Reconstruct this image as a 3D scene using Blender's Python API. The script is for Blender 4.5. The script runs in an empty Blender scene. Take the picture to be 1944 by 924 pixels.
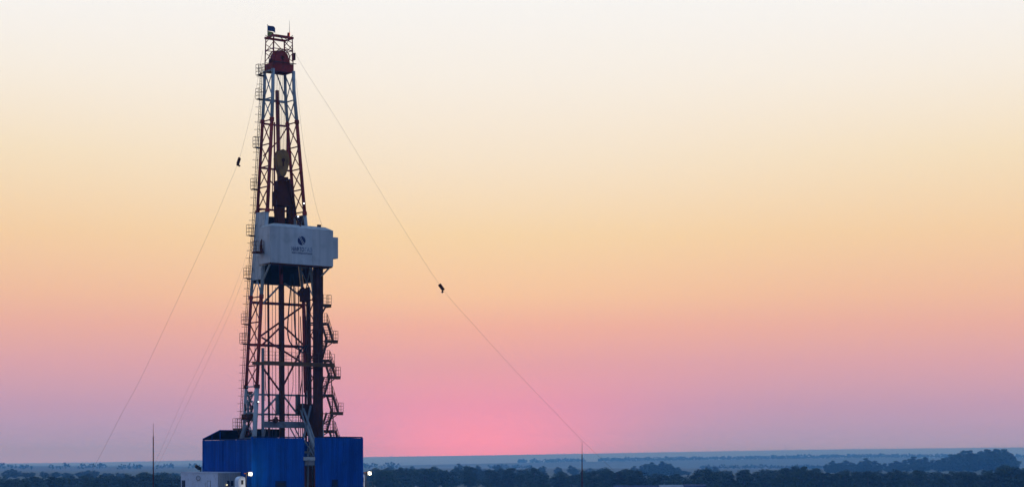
import bpy, bmesh, math, random
from mathutils import Vector, Matrix, Quaternion
random.seed(7)
sc = bpy.context.scene
COL = sc.collection
rad = math.radians

# ------------------------------------------------------------------ camera
F = 3740.0            # focal length in photo pixels (1944 wide)
HOR = 876.0           # eye-level row of the photo
ZC = 13.4             # eye height above the pad
cd = bpy.data.cameras.new('camera'); cam = bpy.data.objects.new('camera', cd); COL.objects.link(cam)
cd.sensor_width = 36.0; cd.lens = 36.0 * F / 1944.0
cd.shift_y = (HOR - 462.0) / 1944.0
cd.clip_start = 1.0; cd.clip_end = 40000.0
cam.location = (0, 0, ZC); cam.rotation_euler = (rad(90), 0, 0)
sc.camera = cam

# ------------------------------------------------------------------ view and engine
sc.view_settings.view_transform = 'Standard'; sc.view_settings.look = 'None'
sc.view_settings.gamma = 1.0; sc.view_settings.exposure = 0.0
sc.view_settings.use_curve_mapping = False
sc.render.engine = 'CYCLES'
sc.cycles.use_denoising = True
sc.cycles.volume_bounces = 1
sc.cycles.max_bounces = 6; sc.cycles.diffuse_bounces = 3; sc.cycles.transparent_max_bounces = 8

def s2l(c):
    c = c / 255.0
    return c / 12.92 if c <= 0.04045 else ((c + 0.055) / 1.055) ** 2.4
def rgb(r, g, b): return (s2l(r), s2l(g), s2l(b), 1.0)

# ------------------------------------------------------------------ dusk sky
w = bpy.data.worlds.new('World'); sc.world = w; w.use_nodes = True
nt = w.node_tree; N = nt.nodes; L = nt.links; N.clear()
def node(t, **k):
    n = N.new(t)
    for a, b in k.items(): setattr(n, a, b)
    return n
def wmath(op, a, b=None, c=None, clamp=False):
    n = node('ShaderNodeMath', operation=op); n.use_clamp = clamp
    for i, v in enumerate((a, b, c)):
        if v is None: continue
        if isinstance(v, (int, float)): n.inputs[i].default_value = v
        else: L.new(v, n.inputs[i])
    return n.outputs[0]
tc = node('ShaderNodeTexCoord'); sep = node('ShaderNodeSeparateXYZ'); L.new(tc.outputs['Generated'], sep.inputs[0])
X, Y, Z = sep.outputs
elev = wmath('ARCSINE', wmath('MINIMUM', wmath('MAXIMUM', Z, 0.0), 1.0))
pos = wmath('SQRT', wmath('DIVIDE', elev, math.pi / 2))          # 0 horizon .. 1 zenith, fine near the horizon
hor = wmath('SQRT', wmath('ADD', wmath('MULTIPLY', X, X), wmath('MULTIPLY', Y, Y)))
AZ0 = math.atan((905 - 972) / F)                                  # where the sun went under
cosd = wmath('DIVIDE', wmath('ADD', wmath('MULTIPLY', X, math.sin(AZ0)), wmath('MULTIPLY', Y, math.cos(AZ0))), wmath('MAXIMUM', hor, 1e-4))
cosd = wmath('MINIMUM', wmath('MAXIMUM', cosd, -1.0), 1.0)
daz = wmath('ARCCOSINE', cosd)
def ppos(py): return math.sqrt(math.atan((HOR - py) / F) / (math.pi / 2))
def dpos(deg): return math.sqrt(deg / 90.0)
def ramp(stops):
    r = node('ShaderNodeValToRGB'); L.new(pos, r.inputs[0]); e = r.color_ramp.elements
    r.color_ramp.interpolation = 'LINEAR'
    while len(e) < len(stops): e.new(0.5)
    for el, (p, c) in zip(e, stops): el.position = p
    for el, (p, c) in zip(e, stops): el.position = p; el.color = (*[s2l(k_) for k_ in c], 1.0)
    return r.outputs[0]
high = [(dpos(20), (234, 238, 242)), (dpos(32), (192, 216, 242)), (dpos(55), (140, 184, 236)), (1.0, (112, 164, 232))]
ROWS = (870, 850, 820, 770, 690, 620, 560, 450, 300, 150, 0)
SIDE = [(184, 178, 230), (180, 175, 222), (184, 166, 202), (197, 162, 188), (221, 169, 173), (235, 179, 160), (241, 192, 157), (245, 209, 164), (246, 226, 190), (248, 239, 224), (248, 247, 246)]
GLOW = [(292, 174, 202), (284, 172, 198), (262, 163, 187), (243, 158, 180), (234, 168, 168), (243, 182, 157), (248, 202, 158), (248, 217, 169), (248, 232, 207), (249, 242, 231), (249, 248, 246)]
side = ramp([(ppos(y_), c_) for y_, c_ in zip(ROWS, SIDE)] + high)
glow = ramp([(ppos(y_), c_) for y_, c_ in zip(ROWS, GLOW)] + high)
back = ramp([(0, (120, 138, 176)), (dpos(4), (134, 142, 186)), (dpos(12), (126, 152, 206)), (dpos(30), (116, 160, 226)), (1.0, (112, 164, 232))])
sig = wmath('MULTIPLY_ADD', elev, 1.0, 0.064)                     # the glow is narrow at the horizon, wide higher up
gw = wmath('EXPONENT', wmath('MULTIPLY', wmath('POWER', wmath('DIVIDE', daz, sig), 2.0), -1.0))
def mix(f, a, b):
    m = node('ShaderNodeMix', data_type='RGBA'); L.new(f, m.inputs[0]); L.new(a, m.inputs[6]); L.new(b, m.inputs[7]); return m.outputs[2]
front = mix(gw, side, glow)
mr = node('ShaderNodeMapRange', interpolation_type='SMOOTHSTEP'); L.new(cosd, mr.inputs[0])
mr.inputs[1].default_value = -0.35; mr.inputs[2].default_value = 0.95
sky = mix(mr.outputs[0], back, front)
bg = node('ShaderNodeBackground'); L.new(sky, bg.inputs[0]); bg.inputs[1].default_value = 1.0
wo = node('ShaderNodeOutputWorld'); L.new(bg.outputs[0], wo.inputs[0])

# ------------------------------------------------------------------ materials
def material(name, col, rough=0.6, metal=0.0, var=0.25, scale=0.6, dirt=None, dirt_amt=0.45, emit=None, es=0.0, bump=0.0, spec=0.4, streak=0.0):
    m = bpy.data.materials.new(name); m.use_nodes = True
    t = m.node_tree; b = t.nodes['Principled BSDF']
    b.inputs['Roughness'].default_value = rough; b.inputs['Metallic'].default_value = metal; b.inputs['Specular IOR Level'].default_value = spec
    geo = t.nodes.new('ShaderNodeNewGeometry')
    nz = t.nodes.new('ShaderNodeTexNoise'); nz.inputs['Scale'].default_value = scale; nz.inputs['Detail'].default_value = 6
    t.links.new(geo.outputs['Position'], nz.inputs['Vector'])
    r = t.nodes.new('ShaderNodeValToRGB'); t.links.new(nz.outputs[0], r.inputs[0])
    r.color_ramp.elements[0].position = 0.3; r.color_ramp.elements[1].position = 0.7
    lo = [c * (1 - var) for c in col]; hi = [min(1, c * (1 + var)) for c in col]
    r.color_ramp.elements[0].color = (*lo, 1); r.color_ramp.elements[1].color = (*hi, 1)
    out = r.outputs[0]
    if dirt:
        n2 = t.nodes.new('ShaderNodeTexNoise'); n2.inputs['Scale'].default_value = scale * 3.1; n2.inputs['Detail'].default_value = 8
        t.links.new(geo.outputs['Position'], n2.inputs['Vector'])
        r2 = t.nodes.new('ShaderNodeValToRGB'); r2.color_ramp.elements[0].position = 0.52; r2.color_ramp.elements[1].position = 0.68
        t.links.new(n2.outputs[0], r2.inputs[0])
        mu = t.nodes.new('ShaderNodeMath'); mu.operation = 'MULTIPLY'; mu.inputs[1].default_value = dirt_amt; t.links.new(r2.outputs[0], mu.inputs[0])
        mx = t.nodes.new('ShaderNodeMix'); mx.data_type = 'RGBA'; t.links.new(mu.outputs[0], mx.inputs[0]); t.links.new(out, mx.inputs[6]); mx.inputs[7].default_value = (*dirt, 1)
        out = mx.outputs[2]
    if streak:
        mp_ = t.nodes.new('ShaderNodeMapping'); mp_.inputs['Scale'].default_value = (2.2, 2.2, .12); t.links.new(geo.outputs['Position'], mp_.inputs[0])
        n3 = t.nodes.new('ShaderNodeTexNoise'); n3.inputs['Scale'].default_value = 1.0; n3.inputs['Detail'].default_value = 5; t.links.new(mp_.outputs[0], n3.inputs['Vector'])
        r3 = t.nodes.new('ShaderNodeMapRange'); r3.inputs[1].default_value = .35; r3.inputs[2].default_value = .65; r3.inputs[3].default_value = 1 - streak; r3.inputs[4].default_value = 1 + streak; t.links.new(n3.outputs[0], r3.inputs[0])
        m3 = t.nodes.new('ShaderNodeMix'); m3.data_type = 'RGBA'; m3.blend_type = 'MULTIPLY'; m3.inputs[0].default_value = 1.0; t.links.new(out, m3.inputs[6]); t.links.new(r3.outputs[0], m3.inputs[7]); out = m3.outputs[2]
    t.links.new(out, b.inputs['Base Color'])
    if emit: b.inputs['Emission Color'].default_value = (*emit, 1); b.inputs['Emission Strength'].default_value = es
    if bump:
        bp = t.nodes.new('ShaderNodeBump'); bp.inputs['Strength'].default_value = bump; t.links.new(nz.outputs[0], bp.inputs['Height']); t.links.new(bp.outputs[0], b.inputs['Normal'])
    return m
rust = (0.09, 0.045, 0.025)
M = dict(
    red=material('red_oxide_paint', (0.36, 0.042, 0.028), 0.65, dirt=rust, spec=.1),
    white=material('weathered_white_paint', (0.38, 0.37, 0.35), 0.5, var=0.12, dirt=(0.16, 0.13, 0.11), dirt_amt=0.5),
    cabin=material('cabin_white_paint', (0.48, 0.45, 0.43), 0.5, var=0.05, scale=0.3, dirt=(0.30, 0.28, 0.26), dirt_amt=0.45, spec=.2, streak=.10),
    cabin2=material('cabin_patch_paint', (0.50, 0.48, 0.47), 0.5, var=0.05, scale=0.3, dirt=(0.34, 0.32, 0.30), dirt_amt=0.45, spec=.2, streak=.10),
    dark=material('dark_oily_and_shaded_steel', (0.105, 0.024, 0.008), 0.7, 0.0, spec=.05),
    pipe=material('drill_pipe_steel', (0.100, 0.026, 0.014), 0.6, 0.0, dirt=(.06,.02,.01), spec=.08),
    grey=material('grey_steel', (0.17, 0.17, 0.175), 0.5, 0.2, dirt=rust),
    brown=material('rusty_brown_stair_steel', (0.15, 0.070, 0.030), 0.7, dirt=rust, spec=.1),
    olive=material('olive_block_paint', (0.34, 0.155, 0.045), 0.7, spec=.1, dirt=(0.03, 0.025, 0.02)),
    blue=material('blue_sheet_paint', (0.001, 0.064, 0.29), 0.6, var=0.12, scale=0.35, dirt=(0.003, 0.05, 0.19), dirt_amt=0.6, spec=0.05, streak=.2),
    bluedk=material('dark_blue_paint', (0.003, 0.018, 0.07), 0.7, spec=.1),
    roof=material('dark_roof_and_shaded_sheet', (0.030, 0.018, 0.014), 0.8, spec=.05),
    house=material('doghouse_paint', (0.48, 0.52, 0.60), 0.55, var=0.08, dirt=(0.25, 0.23, 0.22)),
    glass=material('dark_window_glass', (0.015, 0.018, 0.03), 0.1),
    vent=material('white_cowl_paint', (0.75, 0.75, 0.76), 0.5, var=0.06),
    navy=material('navy_print', (0.004, 0.013, 0.075), 0.5, var=0.05),
    print2=material('grey_blue_print', (0.10, 0.13, 0.21), 0.5, var=0.05),
    rubber=material('black_rubber', (0.015, 0.014, 0.016), 0.6),
    cable=material('steel_cable', (0.09, 0.075, 0.07), 0.5, 0.3),
    lamp=material('lit_lamp_lens', (0.9, 0.9, 0.8), 0.3, emit=(1.0, 0.88, 0.52), es=1.9),
    lampw=material('lit_marker_lens', (0.9, 0.9, 0.9), 0.3, emit=(0.85, 0.92, 1.0), es=4.0),
    lampy=material('lit_wall_lamp', (0.8, 0.75, 0.5), 0.3, emit=(1.0, 0.85, 0.45), es=.9),
    flagb=material('flag_blue_cloth', (0.06, 0.08, 0.17), 0.9, spec=.1),
    flagy=material('flag_yellow_cloth', (0.36, 0.30, 0.07), 0.9, spec=.1),
    house2=material('ribbed_end_paint', (0.27, 0.265, 0.27), 0.6, var=0.08, dirt=(0.2, 0.18, 0.17)),
    orange=material('orange_beacon', (0.7, 0.12, 0.02), 0.4, emit=(1.0, 0.2, 0.05), es=0.8),
    bark=material('bark', (0.07, 0.055, 0.04), 0.9),
    shedw=material('pale_roof_sheet', (0.22, 0.23, 0.25), 0.8, spec=.1),
    tarp=material('rust_red_skid_paint', (0.20, 0.05, 0.035), 0.6, dirt=rust),
)
def leaf_mat(name, col):
    m = bpy.data.materials.new(name); m.use_nodes = True; t = m.node_tree; b = t.nodes['Principled BSDF']
    b.inputs['Roughness'].default_value = 0.75; b.inputs['Specular IOR Level'].default_value = 0.2
    oi = t.nodes.new('ShaderNodeObjectInfo'); geo = t.nodes.new('ShaderNodeNewGeometry')
    nz = t.nodes.new('ShaderNodeTexNoise'); nz.inputs['Scale'].default_value = 0.35; t.links.new(geo.outputs['Position'], nz.inputs['Vector'])
    ad = t.nodes.new('ShaderNodeMath'); ad.operation = 'MULTIPLY_ADD'; ad.inputs[1].default_value = 0.5
    t.links.new(oi.outputs['Random'], ad.inputs[0]); mu = t.nodes.new('ShaderNodeMath'); mu.operation = 'MULTIPLY'; mu.inputs[1].default_value = 0.6
    t.links.new(nz.outputs[0], mu.inputs[0]); t.links.new(mu.outputs[0], ad.inputs[2])
    r = t.nodes.new('ShaderNodeValToRGB'); t.links.new(ad.outputs[0], r.inputs[0])
    r.color_ramp.elements[0].color = (*[c * 0.6 for c in col], 1); r.color_ramp.elements[1].color = (*[c * 1.6 for c in col], 1)
    t.links.new(r.outputs[0], b.inputs['Base Color'])
    return m
M['leaf'] = leaf_mat('foliage', (0.035, 0.055, 0.022))

# ------------------------------------------------------------------ mesh helpers
class MB:
    """collects boxes, tubes, lathes and sheets of one part"""
    def __init__(s): s.v = []; s.f = []
    def add(s, vs, fs):
        o = len(s.v); s.v += [tuple(p) for p in vs]; s.f += [tuple(i + o for i in f) for f in fs]; return s
    def box(s, a, b):
        x0, y0, z0 = (min(p, q) for p, q in zip(a, b)); x1, y1, z1 = (max(p, q) for p, q in zip(a, b))
        return s.add([(x0, y0, z0), (x1, y0, z0), (x1, y1, z0), (x0, y1, z0), (x0, y0, z1), (x1, y0, z1), (x1, y1, z1), (x0, y1, z1)],
                     [(0, 3, 2, 1), (4, 5, 6, 7), (0, 1, 5, 4), (1, 2, 6, 5), (2, 3, 7, 6), (3, 0, 4, 7)])
    def tube(s, pts, r, n=6, cap=True):
        pts = [Vector(p) for p in pts]; rs = r if isinstance(r, (list, tuple)) else [r] * len(pts)
        rings = []
        up = None
        for i, p in enumerate(pts):
            d = (pts[min(i + 1, len(pts) - 1)] - pts[max(i - 1, 0)])
            d = d.normalized() if d.length > 1e-9 else Vector((0, 0, 1))
            ref = Vector((0, 0, 1)) if abs(d.z) < 0.9 else Vector((1, 0, 0))
            a = d.cross(ref).normalized(); b = d.cross(a)
            rings.append([p + (a * math.cos(2 * math.pi * k / n) + b * math.sin(2 * math.pi * k / n)) * rs[i] for k in range(n)])
        vs = [q for rg in rings for q in rg]; fs = []
        for i in range(len(rings) - 1):
            for k in range(n):
                k2 = (k + 1) % n; fs.append((i * n + k, i * n + k2, (i + 1) * n + k2, (i + 1) * n + k))
        if cap: fs.append(tuple(reversed(range(n)))); fs.append(tuple((len(rings) - 1) * n + k for k in range(n)))
        return s.add(vs, fs)
    def beam(s, p, q, wd, ht):
        p = Vector(p); q = Vector(q); d = (q - p).normalized()
        ref = Vector((0, 0, 1)) if abs(d.z) < 0.95 else Vector((0, 1, 0))
        a = d.cross(ref).normalized() * wd / 2; b = a.cross(d).normalized() * ht / 2
        vs = [p - a - b, p + a - b, p + a + b, p - a + b, q - a - b, q + a - b, q + a + b, q - a + b]
        return s.add(vs, [(0, 3, 2, 1), (4, 5, 6, 7), (0, 1, 5, 4), (1, 2, 6, 5), (2, 3, 7, 6), (3, 0, 4, 7)])
    def prism(s, poly, axis, a, b):
        """extrude a 2-D polygon along axis 'x','y' or 'z' from a to b"""
        def mk(p, t): return {'x': (t, p[0], p[1]), 'y': (p[0], t, p[1]), 'z': (p[0], p[1], t)}[axis]
        n = len(poly); vs = [mk(p, a) for p in poly] + [mk(p, b) for p in poly]
        fs = [tuple(range(n)), tuple(reversed(range(n, 2 * n)))] + [(i, i + n, (i + 1) % n + n, (i + 1) % n) for i in range(n)]
        return s.add(vs, fs)
    def mesh(s, name, mat, smooth=False):
        me = bpy.data.meshes.new(name); me.from_pydata(s.v, [], s.f); me.materials.append(mat)
        bm = bmesh.new(); bm.from_mesh(me); bmesh.ops.recalc_face_normals(bm, faces=bm.faces); bm.to_mesh(me); bm.free()
        if smooth:
            for p in me.polygons: p.use_smooth = True
        return me
    def build(s, name, mat, parent=None, smooth=False):
        base = BASE.get(parent.name, Vector((0, 0, 0))) if parent else Vector((0, 0, 0))
        if base.length: s.v = [(a - base.x, b - base.y, c - base.z) for a, b, c in s.v]
        o = bpy.data.objects.new(name, s.mesh(name, mat, smooth)); COL.objects.link(o)
        if parent:
            o.parent = parent; BASE[o.name] = base
        return o
BASE = {}     # part coordinates are given in the rig's frame; each thing's own base is taken off
def tag(o, label, cat, group=None, kind=None):
    if label: o['label'] = label
    if cat: o['category'] = cat
    if group: o['group'] = group
    if kind: o['kind'] = kind
    return o

# shared unit meshes for plain bars
UNIT = {}
def unit(shape, mat):
    k = (shape, mat.name)
    if k not in UNIT:
        b = MB()
        if shape == 'tube': b.tube([(0, 0, 0), (0, 0, 1)], 1.0, 10)
        else: b.box((-.5, -.5, 0), (.5, .5, 1))
        UNIT[k] = b.mesh('bar_' + shape, mat, False)
        if shape == 'tube':
            for p in UNIT[k].polygons: p.use_smooth = len(p.vertices) == 4
    return UNIT[k]
def bar(name, p, q, wd, mat, parent, shape='tube', ht=None):
    base = BASE.get(parent.name, Vector((0, 0, 0)))
    p = Vector(p); q = Vector(q); d = q - p
    o = bpy.data.objects.new(name, unit(shape, M[mat])); COL.objects.link(o); o.parent = parent; BASE[o.name] = base
    o.location = p - base; o.rotation_mode = 'QUATERNION'; o.rotation_quaternion = d.to_track_quat('Z', 'Y')
    o.scale = (wd, ht or wd, d.length)
    return o

# ------------------------------------------------------------------ frames of reference
TH = rad(36.6); CT, ST = math.cos(TH), math.sin(TH)
YC = 220.0; XC = (537 - 972) / F * YC          # middle of the drill floor
FLOOR = 9.5
def world(px, py, y): return Vector(((px - 972) / F * y, y, ZC + (HOR - py) / F * y))
def U(px, v):
    k = (px - 972) / F
    return (k * (YC + v * CT) - XC + v * ST) / (CT - k * ST)
def ZR(py, u=0.0, v=0.0): return ZC + (HOR - py) / F * (YC + u * ST + v * CT)
def R(px, py, v):
    """point of the rig's frame on plane v behind the photo's pixel"""
    u = U(px, v); return (u, v, ZR(py, u, v))
def thing(name, label, cat, base=(0, 0, 0), group=None):
    o = bpy.data.objects.new(name, None); COL.objects.link(o); o.empty_display_size = 0.5
    b = Vector(base); o.location = (XC + b.x * CT - b.y * ST, YC + b.x * ST + b.y * CT, b.z); o.rotation_euler = (0, 0, TH)
    BASE[o.name] = b
    return tag(o, label, cat, group)
def place(o, base=(0, 0, 0)):
    """a top-level mesh built in the rig's frame"""
    b = Vector(base)
    for vert in o.data.vertices: vert.co -= b
    o.location = (XC + b.x * CT - b.y * ST, YC + b.x * ST + b.y * CT, b.z); o.rotation_euler = (0, 0, TH); return o

def interp(tab, z):
    if z <= tab[0][0]: return tab[0][1]
    for (a, p), (b, q) in zip(tab, tab[1:]):
        if z <= b: return p + (q - p) * (z - a) / (b - a)
    return tab[-1][1]

# ------------------------------------------------------------------ terrain
def sst(a, b, t):
    t = max(0, min(1, (t - a) / (b - a))); return t * t * (3 - 2 * t)
FARZ = [(-3000, 0), (-972, 3.0), (-680, 17), (-280, 37), (30, 50), (330, 63), (630, 76), (980, 86), (3000, 90)]
R2Z = [(-3000, 0), (-300, 0), (30, 10), (360, 19), (700, 28), (980, 26), (3000, 20)]
def height(x, y):
    h = 0.0
    if y > 600:
        k = x / y * F
        h += interp(FARZ, k) * sst(7000, 9800, y) * (1 - 0.35 * sst(10000, 12500, y))
        h += interp(R2Z, k) * math.exp(-((y - 5800) / 520.0) ** 2)
        h += 4.0 * sst(330, 820, k) * math.exp(-((y - 2350) / 520.0) ** 2)
        h += 1.6 * math.sin(x * 0.003 + 1.3) * math.sin(y * 0.0023) * sst(1400, 3000, y)
    else:
        r = math.hypot(x, y)
        h += 2.0 * math.sin(x * 0.0011 + 0.4) * math.sin(y * 0.0013) * sst(800, 3000, r)
    return h
def axis_pts(neg, pos_, near, n1, n2):
    out = []
    for i in range(n2, 0, -1): out.append(-near - (neg - near) * (i / n2) ** 1.7)
    for i in range(n1 + 1): out.append(-near + 2 * near * i / n1)
    for i in range(1, n2 + 1): out.append(near + (pos_ - near) * (i / n2) ** 1.7)
    return out
xs = axis_pts(13000, 13000, 2600, 76, 28)
ys = [-13000, -8000, -4000, -2500, -1500, -900, -500, -250, -100] + [i * 50 for i in range(0, 60)] + [3000 + i * 140 for i in range(0, 52)] + [10400, 10900, 11700, 13000]
vs = [(x, y, height(x, y)) for y in ys for x in xs]; nx = len(xs)
fs = [(j * nx + i, j * nx + i + 1, (j + 1) * nx + i + 1, (j + 1) * nx + i) for j in range(len(ys) - 1) for i in range(nx - 1)]
gm = bpy.data.meshes.new('ground'); gm.from_pydata(vs, [], fs)
for p in gm.polygons: p.use_smooth = True
ground = bpy.data.objects.new('ground', gm); COL.objects.link(ground); ground['kind'] = 'structure'
m = bpy.data.materials.new('fields_and_pasture'); m.use_nodes = True; t = m.node_tree; b = t.nodes['Principled BSDF']; b.inputs['Roughness'].default_value = 0.95
geo = t.nodes.new('ShaderNodeNewGeometry')
mp = t.nodes.new('ShaderNodeMapping'); mp.inputs['Scale'].default_value = (1 / 900, 1 / 420, 0); mp.inputs['Rotation'].default_value = (0, 0, 0.12); t.links.new(geo.outputs['Position'], mp.inputs[0])
vo = t.nodes.new('ShaderNodeTexVoronoi'); vo.feature = 'F1'; vo.inputs['Scale'].default_value = 1.0; t.links.new(mp.outputs[0], vo.inputs['Vector'])
cr = t.nodes.new('ShaderNodeValToRGB'); cr.color_ramp.interpolation = 'CONSTANT'
sx = t.nodes.new('ShaderNodeSeparateColor'); t.links.new(vo.outputs['Color'], sx.inputs[0]); t.links.new(sx.outputs[0], cr.inputs[0])
cols = [(0, (0.020, 0.055, 0.030)), (0.22, (0.040, 0.080, 0.045)), (0.45, (0.024, 0.062, 0.032)), (0.60, (0.055, 0.095, 0.055)), (0.85, (0.032, 0.055, 0.036))]
while len(cr.color_ramp.elements) < len(cols): cr.color_ramp.elements.new(0.5)
for el, (p_, c_) in zip(cr.color_ramp.elements, cols): el.position = p_
for el, (p_, c_) in zip(cr.color_ramp.elements, cols): el.position = p_; el.color = (*c_, 1)
nz = t.nodes.new('ShaderNodeTexNoise'); nz.inputs['Scale'].default_value = 0.02; nz.inputs['Detail'].default_value = 8; t.links.new(geo.outputs['Position'], nz.inputs['Vector'])
mx = t.nodes.new('ShaderNodeMix'); mx.data_type = 'RGBA'; mx.blend_type = 'MULTIPLY'; mx.inputs[0].default_value = 0.35
t.links.new(cr.outputs[0], mx.inputs[6]); t.links.new(nz.outputs[0], mx.inputs[7])
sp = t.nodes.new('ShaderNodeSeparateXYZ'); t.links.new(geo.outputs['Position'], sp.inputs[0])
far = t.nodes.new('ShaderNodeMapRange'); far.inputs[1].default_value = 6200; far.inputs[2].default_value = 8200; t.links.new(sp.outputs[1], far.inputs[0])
haze_tint = t.nodes.new('ShaderNodeMix'); haze_tint.data_type = 'RGBA'; t.links.new(far.outputs[0], haze_tint.inputs[0]); t.links.new(mx.outputs[2], haze_tint.inputs[6]); haze_tint.inputs[7].default_value = (.30, .30, .22, 1)  # far hills coloured paler, standing in for thicker distant haze
t.links.new(haze_tint.outputs[2], b.inputs['Base Color'])
gm.materials.append(m)
# gravel pad under the rig: a thin sheet over the ground
pad = MB().box((XC - 60, YC - 70, 0.004), (XC + 75, YC + 60, 0.25)).build('gravel_pad', material('gravel', (0.16, 0.15, 0.14), 0.95, scale=2.0, bump=0.3)); pad['kind'] = 'structure'

# ------------------------------------------------------------------ drilling mast
WID = [(9.5, 9.3), (16.1, 8.6), (31.4, 6.8), (41.4, 4.72), (51.4, 3.2), (54.9, 2.7), (57.2, 2.6), (62, 2.5)]
DEP = [(9.5, 2.55), (16.1, 2.5), (31.4, 2.35), (41.4, 2.25), (51.4, 2.1), (54.9, 1.9), (62, 1.9)]
LEAN = [(9.5, 0.0), (31.4, 0.0), (41.4, 0.4), (51.4, 0.7), (54.9, 0.82), (62, 0.9)]
def leg(su, sv, z, off=0.0):
    """su -1 left / +1 right, sv -1 front / +1 rear"""
    return Vector((su * (interp(WID, z) / 2 + off), sv * interp(DEP, z) / 2 + interp(LEAN, z), z))
mast = thing('drilling_mast', 'tall red and white lattice drilling mast rising from the blue enclosure', 'drilling mast', (0, 0, FLOOR))
SECT = [(FLOOR, 21.7, 'white', .26), (21.7, 31.6, 'red', .19), (31.6, 41.2, 'white', .2), (41.2, 51.4, 'red', .2), (51.4, 57.1, 'white', .2)]
BR = [9.5, 16.1, 21.7, 26.4, 31.4, 31.6, 36.4, 41.2, 41.4, 46.2, 51.4, 54.9, 57.1]
for su in (-1, 1):
    for sv in (-1, 1):
        for z0, z1, c, r in SECT:
            pts = [z0] + [z for z in (16.1, 31.4, 41.4, 54.9) if z0 + .5 < z < z1 - .5] + [z1]
            if sv > 0: r = min(r, .18)
            MB().tube([leg(su, sv, z) for z in pts], r, 10).build('leg', M[c], mast, True)
            if z1 < 57: MB().tube([leg(su, sv, z1 - .2), leg(su, sv, z1 + .2)], r + .07, 10).build('flange', M['red' if z1 > 30 else 'dark'], mast)
LEV = [57.0, 53.9, 51.4, 48.7, 46.2, 43.9, 41.4, 38.3, 35.3, 31.6, 28.8, 26.4, 24.0, 21.7, 18.8, 16.0, 12.8, 9.8]
def mcol(z): return 'white' if z > 51.4 or 31.6 < z < 41.2 or z < 21.7 else 'red'
for su in (-1, 1):
    for i, z in enumerate(LEV):
        bar('girt', leg(su, -1, z), leg(su, 1, z), .075, mcol(z - .1), mast)
        if i + 1 < len(LEV):
            z2 = LEV[i + 1]; a, b_ = ((-1, 1) if i % 2 else (1, -1))
            bar('brace', leg(su, a, z), leg(su, b_, z2), .07, mcol((z + z2) / 2), mast)
            if True: bar('brace', leg(su, -a, z), leg(su, -b_, z2), .055, mcol((z + z2) / 2), mast)
# rear face
for z, wd in ((53.9, .13), (51.2, .10), (46.2, .10), (41.6, .1), (31.1, .15), (26.4, .15), (20.9, .1), (18.7, .1), (14.5, .12)):
    bar('girt', leg(-1, 1, z), leg(1, 1, z), wd * 1.6, mcol(z), mast, 'box', wd * 2.0)
rear = [((525, 140), (541, 184)), ((526, 188), (546, 226)), ((546, 240), (528, 270)), ((528, 268), (500, 296)), ((510, 340), (530, 362)),
        ((540, 538), (577, 567)), ((577, 579), (494, 638)), ((573, 662), (536, 735)), ((536, 748), (497, 695)), ((530, 748), (495, 787)), ((536, 748), (566, 787))]
rear += [((497, 640), (577, 690)), ((500, 575), (533, 540)), ((497, 655), (533, 620)), ((540, 620), (577, 655))]
for a, b_ in rear:
    va = .9 if a[1] > 300 else 1.7
    bar('brace', R(*a, va), R(*b_, va), .11 if a[1] > 500 else .075, mcol(ZR((a[1] + b_[1]) / 2)), mast)
# guide rail of the top drive, and standpipes
MB().beam(R(536, 940, .3), R(534, 540, .5), .5, .42).build('guide_rail', M['pipe'], mast)
MB().beam(R(534, 540, .52), R(526, 172, 1.2), .32, .3).build('guide_rail', M['red'], mast)
for px0, px1, y0, y1, v, r, c in ((511, 509, 838, 540, .6, .12, 'pipe'), (499, 499, 832, 660, -1.6, .17, 'grey'), (571, 566, 838, 540, .4, .045, 'pipe'), (567, 567, 838, 560, -.2, .045, 'pipe'),
                                  (503, 504, 760, 540, .5, .03, 'cable'), (517, 517, 838, 540, .9, .03, 'cable'), (554, 554, 700, 540, .9, .035, 'cable'), (517, 518, 400, 320, 1.0, .05, 'red'),
                                  (521, 521, 405, 232, .6, .09, 'red'), (545, 546, 300, 230, 1.4, .12, 'red'), (588, 584, 838, 545, -.6, .2, 'pipe'), (581, 579, 838, 600, .5, .13, 'pipe'), (579, 575, 745, 545, .2, .15, 'red'), (592, 588, 838, 545, .3, .07, 'grey'),
                                  (524, 523, 838, 545, .8, .035, 'cable'), (548, 547, 838, 690, .3, .04, 'pipe'), (562, 561, 838, 545, .6, .03, 'cable'), (575, 573, 838, 660, -.9, .06, 'grey'), (486, 494, 735, 545, 0, .05, 'grey'), (481, 489, 735, 545, .4, .035, 'grey')):
    bar('standpipe', R(px0, y0, v), R(px1, y1, v), r, c, mast)
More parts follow.
